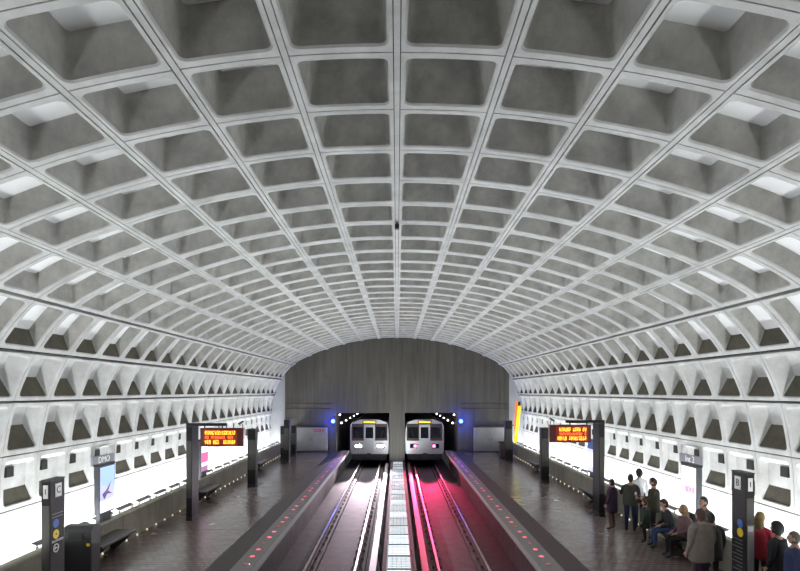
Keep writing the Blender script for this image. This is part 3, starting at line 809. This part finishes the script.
# ------------------------------------------------------------------ people
CL = {}
def cm(name, col, rough=.85):
    if name not in CL: CL[name] = mat(name, col, rough, var=.18, vscale=9, bump=.3, bscale=60)
    return CL[name]
SKIN = mat('skin', (.42, .24, .17), .55)
SKIN2 = mat('skin_dark', (.17, .09, .06), .55)
EYE = mat('eye_dark', (.02, .015, .015), .3)
LIP = mat('lips', (.35, .13, .12), .5)
PN = [0]
def person(label, x, y, h, face, top, bottom, hair, shoes=(.02, .02, .02), skin=SKIN, arms=None, sit=False, coat=None, longhair=False, hood=False,
           bulk=1.0, lean=0.0, group='people waiting on the platform', z=0.0, bag=None, headturn=0.0, headdown=0.0, scarf=None):
    S = h / 1.76; PN[0] += 1; pid = PN[0]
    t = thing('person', label, 'person', (x, y, z), math.radians(face), group)
    J = {'pel': (0, 0, .96), 'wai': (0, .01, 1.1), 'che': (0, 0, 1.3), 'nec': (0, 0, 1.475), 'hea': (0, .015, 1.56)}
    for s, n in ((-1, 'l'), (1, 'r')):
        J['clav' + n] = (s * .1, 0, 1.42); J['sh' + n] = (s * .185, -.005, 1.4); J['el' + n] = (s * .235, -.03, 1.13); J['wr' + n] = (s * .23, .08, .9); J['ha' + n] = (s * .225, .12, .83)
        J['hip' + n] = (s * .095, 0, .91); J['kn' + n] = (s * .105, .025, .5); J['an' + n] = (s * .11, -.02, .09); J['to' + n] = (s * .125, .14, .035)
    if sit:
        for k in list(J):
            if k[:2] not in ('kn', 'an', 'to'): J[k] = (J[k][0], J[k][1], J[k][2] - .41)
        for s, n in ((-1, 'l'), (1, 'r')):
            J['kn' + n] = (s * .13, .43, .5); J['an' + n] = (s * .12, .43, .09); J['to' + n] = (s * .14, .58, .035)
            J['el' + n] = (s * .25, .06, .72); J['wr' + n] = (s * .14, .28, .64); J['ha' + n] = (s * .1, .36, .62)
    for k in J:
        if k[:2] in ('sh', 'el', 'wr', 'ha') and k != 'hea' and not sit: J[k] = (J[k][0] * (1 + .55 * (bulk - 1)), J[k][1], J[k][2])
    if arms: J.update(arms)
    if lean:
        for k in J:
            if k not in ('pel', ) and k[:2] not in ('hi', 'kn', 'an', 'to'):
                J[k] = (J[k][0], J[k][1] + lean * (J[k][2] - J['pel'][2]), J[k][2])
    RAD = {'pel': (.165, .125), 'wai': (.15, .115), 'che': (.175, .125), 'nec': (.058, .06), 'hea': (.055, .06)}
    for n in 'lr':
        RAD['clav' + n] = (.085, .085); RAD['sh' + n] = (.078, .075); RAD['el' + n] = (.05, .05); RAD['wr' + n] = (.033, .036); RAD['ha' + n] = (.024, .038)
        RAD['hip' + n] = (.1, .105); RAD['kn' + n] = (.066, .068); RAD['an' + n] = (.044, .05); RAD['to' + n] = (.045, .035)
    for k in RAD:
        if k in ('pel', 'wai', 'che') or k[:4] == 'clav' or k[:2] in ('sh', 'el'): RAD[k] = tuple(q * bulk for q in RAD[k])
    B = [('pel', 'wai', 't'), ('wai', 'che', 't'), ('che', 'nec', 't'), ('nec', 'hea', 's')]
    for n in 'lr':
        B += [('che', 'clav' + n, 't'), ('clav' + n, 'sh' + n, 't'), ('sh' + n, 'el' + n, 't'), ('el' + n, 'wr' + n, 't'), ('wr' + n, 'ha' + n, 's'),
              ('pel', 'hip' + n, 'b'), ('hip' + n, 'kn' + n, 'b'), ('kn' + n, 'an' + n, 'b'), ('an' + n, 'to' + n, 'f')]
    ks = list(J); idx = {k: i for i, k in enumerate(ks)}
    me = bpy.data.meshes.new('skeleton'); me.from_pydata([J[k] for k in ks], [(idx[a], idx[b]) for a, b, _ in B], [])
    o = bpy.data.objects.new('skeleton', me); COL.objects.link(o)
    md = o.modifiers.new('s', 'SKIN'); md.use_smooth_shade = True
    for i, k in enumerate(ks):
        sv = me.skin_vertices[0].data[i]; sv.radius = RAD[k]; sv.use_root = (k == 'pel')
    sd = o.modifiers.new('d', 'SUBSURF'); sd.levels = 1; sd.render_levels = 1
    dg = bpy.context.evaluated_depsgraph_get(); dg.update()
    em = bpy.data.meshes.new_from_object(o.evaluated_get(dg))
    vs = [v.co.copy() for v in em.vertices]; fs = [tuple(p.vertices) for p in em.polygons]
    bpy.data.objects.remove(o); bpy.data.meshes.remove(me); bpy.data.meshes.remove(em)
    TI = {'t': 0, 'b': 1, 's': 2, 'f': 3}
    segs = [(Vector(J[a]), Vector(J[b]), TI[g]) for a, b, g in B]
    mb = MB(); mb.v = [tuple(v) for v in vs]
    for f in fs:
        c = sum((vs[i] for i in f), Vector()) / len(f)
        best = None
        for a, b, g in segs:
            ab = b - a; u = max(0, min(1, (c - a).dot(ab) / ab.length_squared)); dd = (a + ab * u - c).length
            if best is None or dd < best[0]: best = (dd, g)
        mb.f.append(list(f)); mb.m.append(best[1])
    # fingers
    for n, s in (('l', -1), ('r', 1)):
        w = Vector(J['wr' + n]); hd = Vector(J['ha' + n]); d = (hd - w).normalized()
        side = Vector((0, 1, 0)) if abs(d.y) < .7 else Vector((1, 0, 0)) * -s
        side = (side - d * side.dot(d)).normalized(); inn = d.cross(side).normalized()
        if inn.x * s > 0: inn = -inn
        for i, L in enumerate((.062, .075, .08, .07)):
            b0 = hd + side * ((i - 1.5) * -.019) - d * .012
            mb.tube([b0, b0 + d * L * .55 + inn * .006, b0 + d * L * .95 + inn * .026], [.0095, .0085, .006], 7, 2)
        b0 = w.lerp(hd, .55) + side * .026
        mb.tube([b0, b0 + side * .028 + d * .03 + inn * .008, b0 + side * .033 + d * .06 + inn * .016], [.012, .01, .007], 7, 2)
    # head
    hc = Vector(J['hea']) + Vector((0, .012, .085))
    Rz = Matrix.Rotation(math.radians(headturn), 4, 'Z') @ Matrix.Rotation(math.radians(-headdown), 4, 'X')
    hm = MB(); rs = []
    for i in range(13):
        tt = PI * i / 12; zz = -math.cos(tt); rr = max(math.sin(tt), .03)
        wx = .076 * (1 if zz > -.1 else 1 - .42 * ((-zz - .1) / .9) ** 1.3)
        ring = []
        for k in range(18):
            a = 2 * PI * k / 18; px = wx * rr * math.cos(a); py = .098 * rr * math.sin(a)
            if math.sin(a) > .9 and -.35 < zz < .12: py += .012 + (.016 if abs(zz + .2) < .16 and abs(math.cos(a)) < .1 else 0)
            if math.sin(a) > .3 and zz < -.6: py += .014
            ring.append((px, py, .122 * zz))
        rs.append(ring)
    hm.rings(rs, 2)
    hm.add([(-.012, .092, -.04), (.012, .092, -.04), (0, .122, -.036), (0, .094, .018), (0, .09, -.048)], [(0, 2, 3), (2, 1, 3), (0, 4, 2), (4, 1, 2)], 2)
    for s in (-1, 1):
        hm.ball((s * .077, -.005, -.012), (.012, .024, .034), 2, 8, 6)
        hm.ball((s * .03, .09, .012), (.014, .01, .008), 4, 8, 6)
    hm.tube([(-.024, .094, -.068), (0, .101, -.066), (.024, .094, -.068)], [.004, .007, .004], 6, 5)
    mb.add([hc + (Rz @ Vector(v)) for v in hm.v], []); off = len(mb.v) - len(hm.v)
    for f, m in zip(hm.f, hm.m): mb.f.append([i + off for i in f]); mb.m.append(m)
    mb.v = [tuple(Vector(v) * S) for v in mb.v]
    mb.build('body', [cm('cloth_top_%d' % pid, top), cm('cloth_low_%d' % pid, bottom), skin, cm('shoe_%.2f' % shoes[0], shoes, .5), EYE, LIP], t, True)
    # hair / hood
    hb = MB(); rs = []
    for i in range(11):
        tt = PI * i / 10; zz = -math.cos(tt); rr = max(math.sin(tt), .03)
        ring = []
        for k in range(20):
            a = 2 * PI * k / 20; front = math.sin(a)
            ex = 1.13 if not hood else 1.3
            px = .078 * ex * rr * math.cos(a); py = .1 * ex * rr * front - .012; pz = .124 * ex * zz
            if front > -.25:
                lim = .32 if front > .35 else .32 * (front + .25) / .6 - .25 * (1 - (front + .25) / .6)
                if zz < lim: px *= .8; py = py * .72; pz = max(pz, -.1)
            elif zz < -.55 and not longhair: px *= .85; py *= .9
            px *= 1 + .03 * math.sin(7 * a + 3 * zz); ring.append((px, py, pz))
        rs.append(ring)
    hb.rings(rs)
    if longhair:
        rs = []
        for i in range(9):
            u = i / 8; wd = .085 + .035 * math.sin(u * PI * .8)
            rs.append([(wd * math.cos(2 * PI * k / 14) * (1 - .25 * u), -.06 - .035 * u + (.05 + .015 * math.sin(u * 3)) * math.sin(2 * PI * k / 14), .03 - .32 * u) for k in range(14)])
        hb.rings(rs)
    hb.v = [tuple((hc + (Rz @ Vector(v))) * S) for v in hb.v]
    hb.build('hood' if hood else 'hair', cm('hair_%.3f_%.3f' % (hair[0], hair[2]), hair, .7), t, True)
    if coat is not None:       # hem height; the jacket body hangs open below the waist as a shell
        rs = []
        zt = J['che'][2] + .14; zb = coat - (.41 if sit else 0); bc = Vector(J['pel']); tc = Vector(J['che'])
        N = 20
        for i in range(9):
            u = i / 8; z2 = zt + (zb - zt) * u
            wx = (.172 + .02 * math.sin(u * PI) + .018 * u) * bulk * (.72 if i == 0 else 1); wy = (.145 + .02 * u) * bulk * (.8 if i == 0 else 1)
            yy = lean * (z2 - J['pel'][2]) if z2 > J['pel'][2] else 0
            rs.append([(wx * math.cos(2 * PI * k / N) * (1 + .025 * math.sin(5 * 2 * PI * k / N + u * 4)), wy * math.sin(2 * PI * k / N) + yy, z2 + .012 * math.sin(3 * 2 * PI * k / N) * (u > .9)) for k in range(N)])
        cb = MB(); cb.rings(rs); cb.v = [tuple(Vector(v) * S) for v in cb.v]
        cb.build('jacket', cm('cloth_top_%d' % pid, top), t, True)
    if scarf:
        sb = MB(); c = Vector(J['nec'])
        sb.tube([c + Vector((.085 * math.cos(a), .085 * math.sin(a), .0)) for a in [2 * PI * k / 14 for k in range(15)]], .032, 8)
        sb.v = [tuple(Vector(v) * S) for v in sb.v]; sb.build('scarf', cm('scarf_cloth', scarf), t, True)
    return t
# facing: 0 looks down the station (+Y), 90 looks towards -X (the tracks, for the right platform)
person('person in olive jacket and blue jeans, back turned, beside the man in the white shirt', 7.05, 16.1, 1.74, -25, (.05, .05, .04), (.02, .03, .085), (.02, .018, .018), coat=.84, bulk=1.08,
       arms={'ell': (-.26, .06, 1.15), 'wrl': (-.3, .26, 1.2), 'hal': (-.31, .33, 1.22)})
person('person in white shirt reaching an arm over the shoulder of the jeans wearer', 7.46, 16.4, 1.86, 10, (.75, .76, .8), (.03, .03, .035), (.02, .017, .015), skin=SKIN,
       arms={'ell': (-.3, -.2, 1.24), 'wrl': (-.42, -.46, 1.1), 'hal': (-.45, -.53, 1.06)})
person('person in dark olive jacket with raised forearms, next to the parapet', 7.42, 15.4, 1.74, 60, (.045, .042, .025), (.018, .018, .02), (.022, .017, .014), coat=.8, bulk=1.1, headdown=12,
       arms={'elr': (.25, .04, 1.14), 'wrr': (.14, .28, 1.16), 'har': (.11, .35, 1.18), 'ell': (-.25, .04, 1.14), 'wrl': (-.14, .28, 1.14), 'hal': (-.1, .35, 1.16)})
person('short person in dark purple coat beside the right sign pillar', 6.62, 16.4, 1.55, 40, (.035, .018, .045), (.12, .075, .055), (.014, .012, .014), coat=.62, bulk=1.1, scarf=(.05, .02, .03))
person('person sitting on the bench in blue jeans and dark jacket', 7.42, 14.45, 1.72, 80, (.03, .03, .035), (.05, .08, .2), (.03, .02, .015), sit=True, bulk=1.1, headdown=25, lean=.25, z=.0)
person('person sitting on the bench in a mauve coat with blond hair', 7.42, 13.65, 1.74, 85, (.16, .09, .10), (.015, .014, .015), (.32, .22, .12), sit=True, bulk=1.2, coat=.9, longhair=True, lean=.12)
person('person in slate grey coat standing before the white poster box', 7.35, 12.75, 1.72, 100, (.10, .105, .12), (.03, .03, .035), (.03, .026, .024), coat=.72, bulk=1.08)
person('person in bulky beige jacket seen from behind, nearest of the left group', 6.3, 11.05, 1.80, 15, (.19, .165, .14), (.045, .025, .05), (.09, .05, .04), coat=.74, bulk=1.3)
person('person in dark grey coat half hidden behind the right line pylon', 6.78, 11.5, 1.62, -10, (.045, .042, .042), (.02, .02, .02), (.04, .03, .025), coat=.7, bulk=1.2)
person('person in red jacket with long blond hair beside the line pylon', 7.45, 10.95, 1.76, -60, (.42, .03, .05), (.015, .015, .016), (.22, .15, .06), coat=.84, bulk=1.15, longhair=True)
person('person all in black with a hood up, between red jacket and blue coat', 7.38, 10.33, 1.70, 30, (.012, .012, .015), (.012, .012, .014), (.012, .012, .015), coat=.6, bulk=1.12, hood=True)
person('person in navy blue coat standing closest to the right picture edge', 7.32, 9.8, 1.66, 60, (.03, .04, .11), (.02, .02, .025), (.10, .085, .07), coat=.7, bulk=1.2)
person('small child in dark green coat standing between the grown-ups and the bench', 6.98, 15.0, 1.2, 60, (.03, .045, .035), (.02, .02, .022), (.08, .04, .025), coat=.62, bulk=1.25)

# ------------------------------------------------------------------ world, camera, view
w = bpy.data.worlds.new('World'); SC.world = w; w.use_nodes = True
w.node_tree.nodes['Background'].inputs['Color'].default_value = (.5, .52, .55, 1)
w.node_tree.nodes['Background'].inputs['Strength'].default_value = .05
cd = bpy.data.cameras.new('camera'); cam = bpy.data.objects.new('camera', cd); COL.objects.link(cam)
cam.location = (0, 0, CH); cam.rotation_euler = (PI / 2, 0, 0)
cd.sensor_width = 36; cd.lens = 533 / 800 * 36; cd.shift_y = 106 / 800; cd.shift_x = 3 / 800
cd.clip_start = .05; cd.clip_end = 300
SC.camera = cam
SC.view_settings.view_transform = 'Standard'; SC.view_settings.look = 'None'
SC.view_settings.gamma = 1; SC.view_settings.use_curve_mapping = False
SC.view_settings.exposure = 0
SC.cycles.use_denoising = True
SC.cycles.max_bounces = 10; SC.cycles.diffuse_bounces = 8
SC.cycles.sample_clamp_indirect = 6
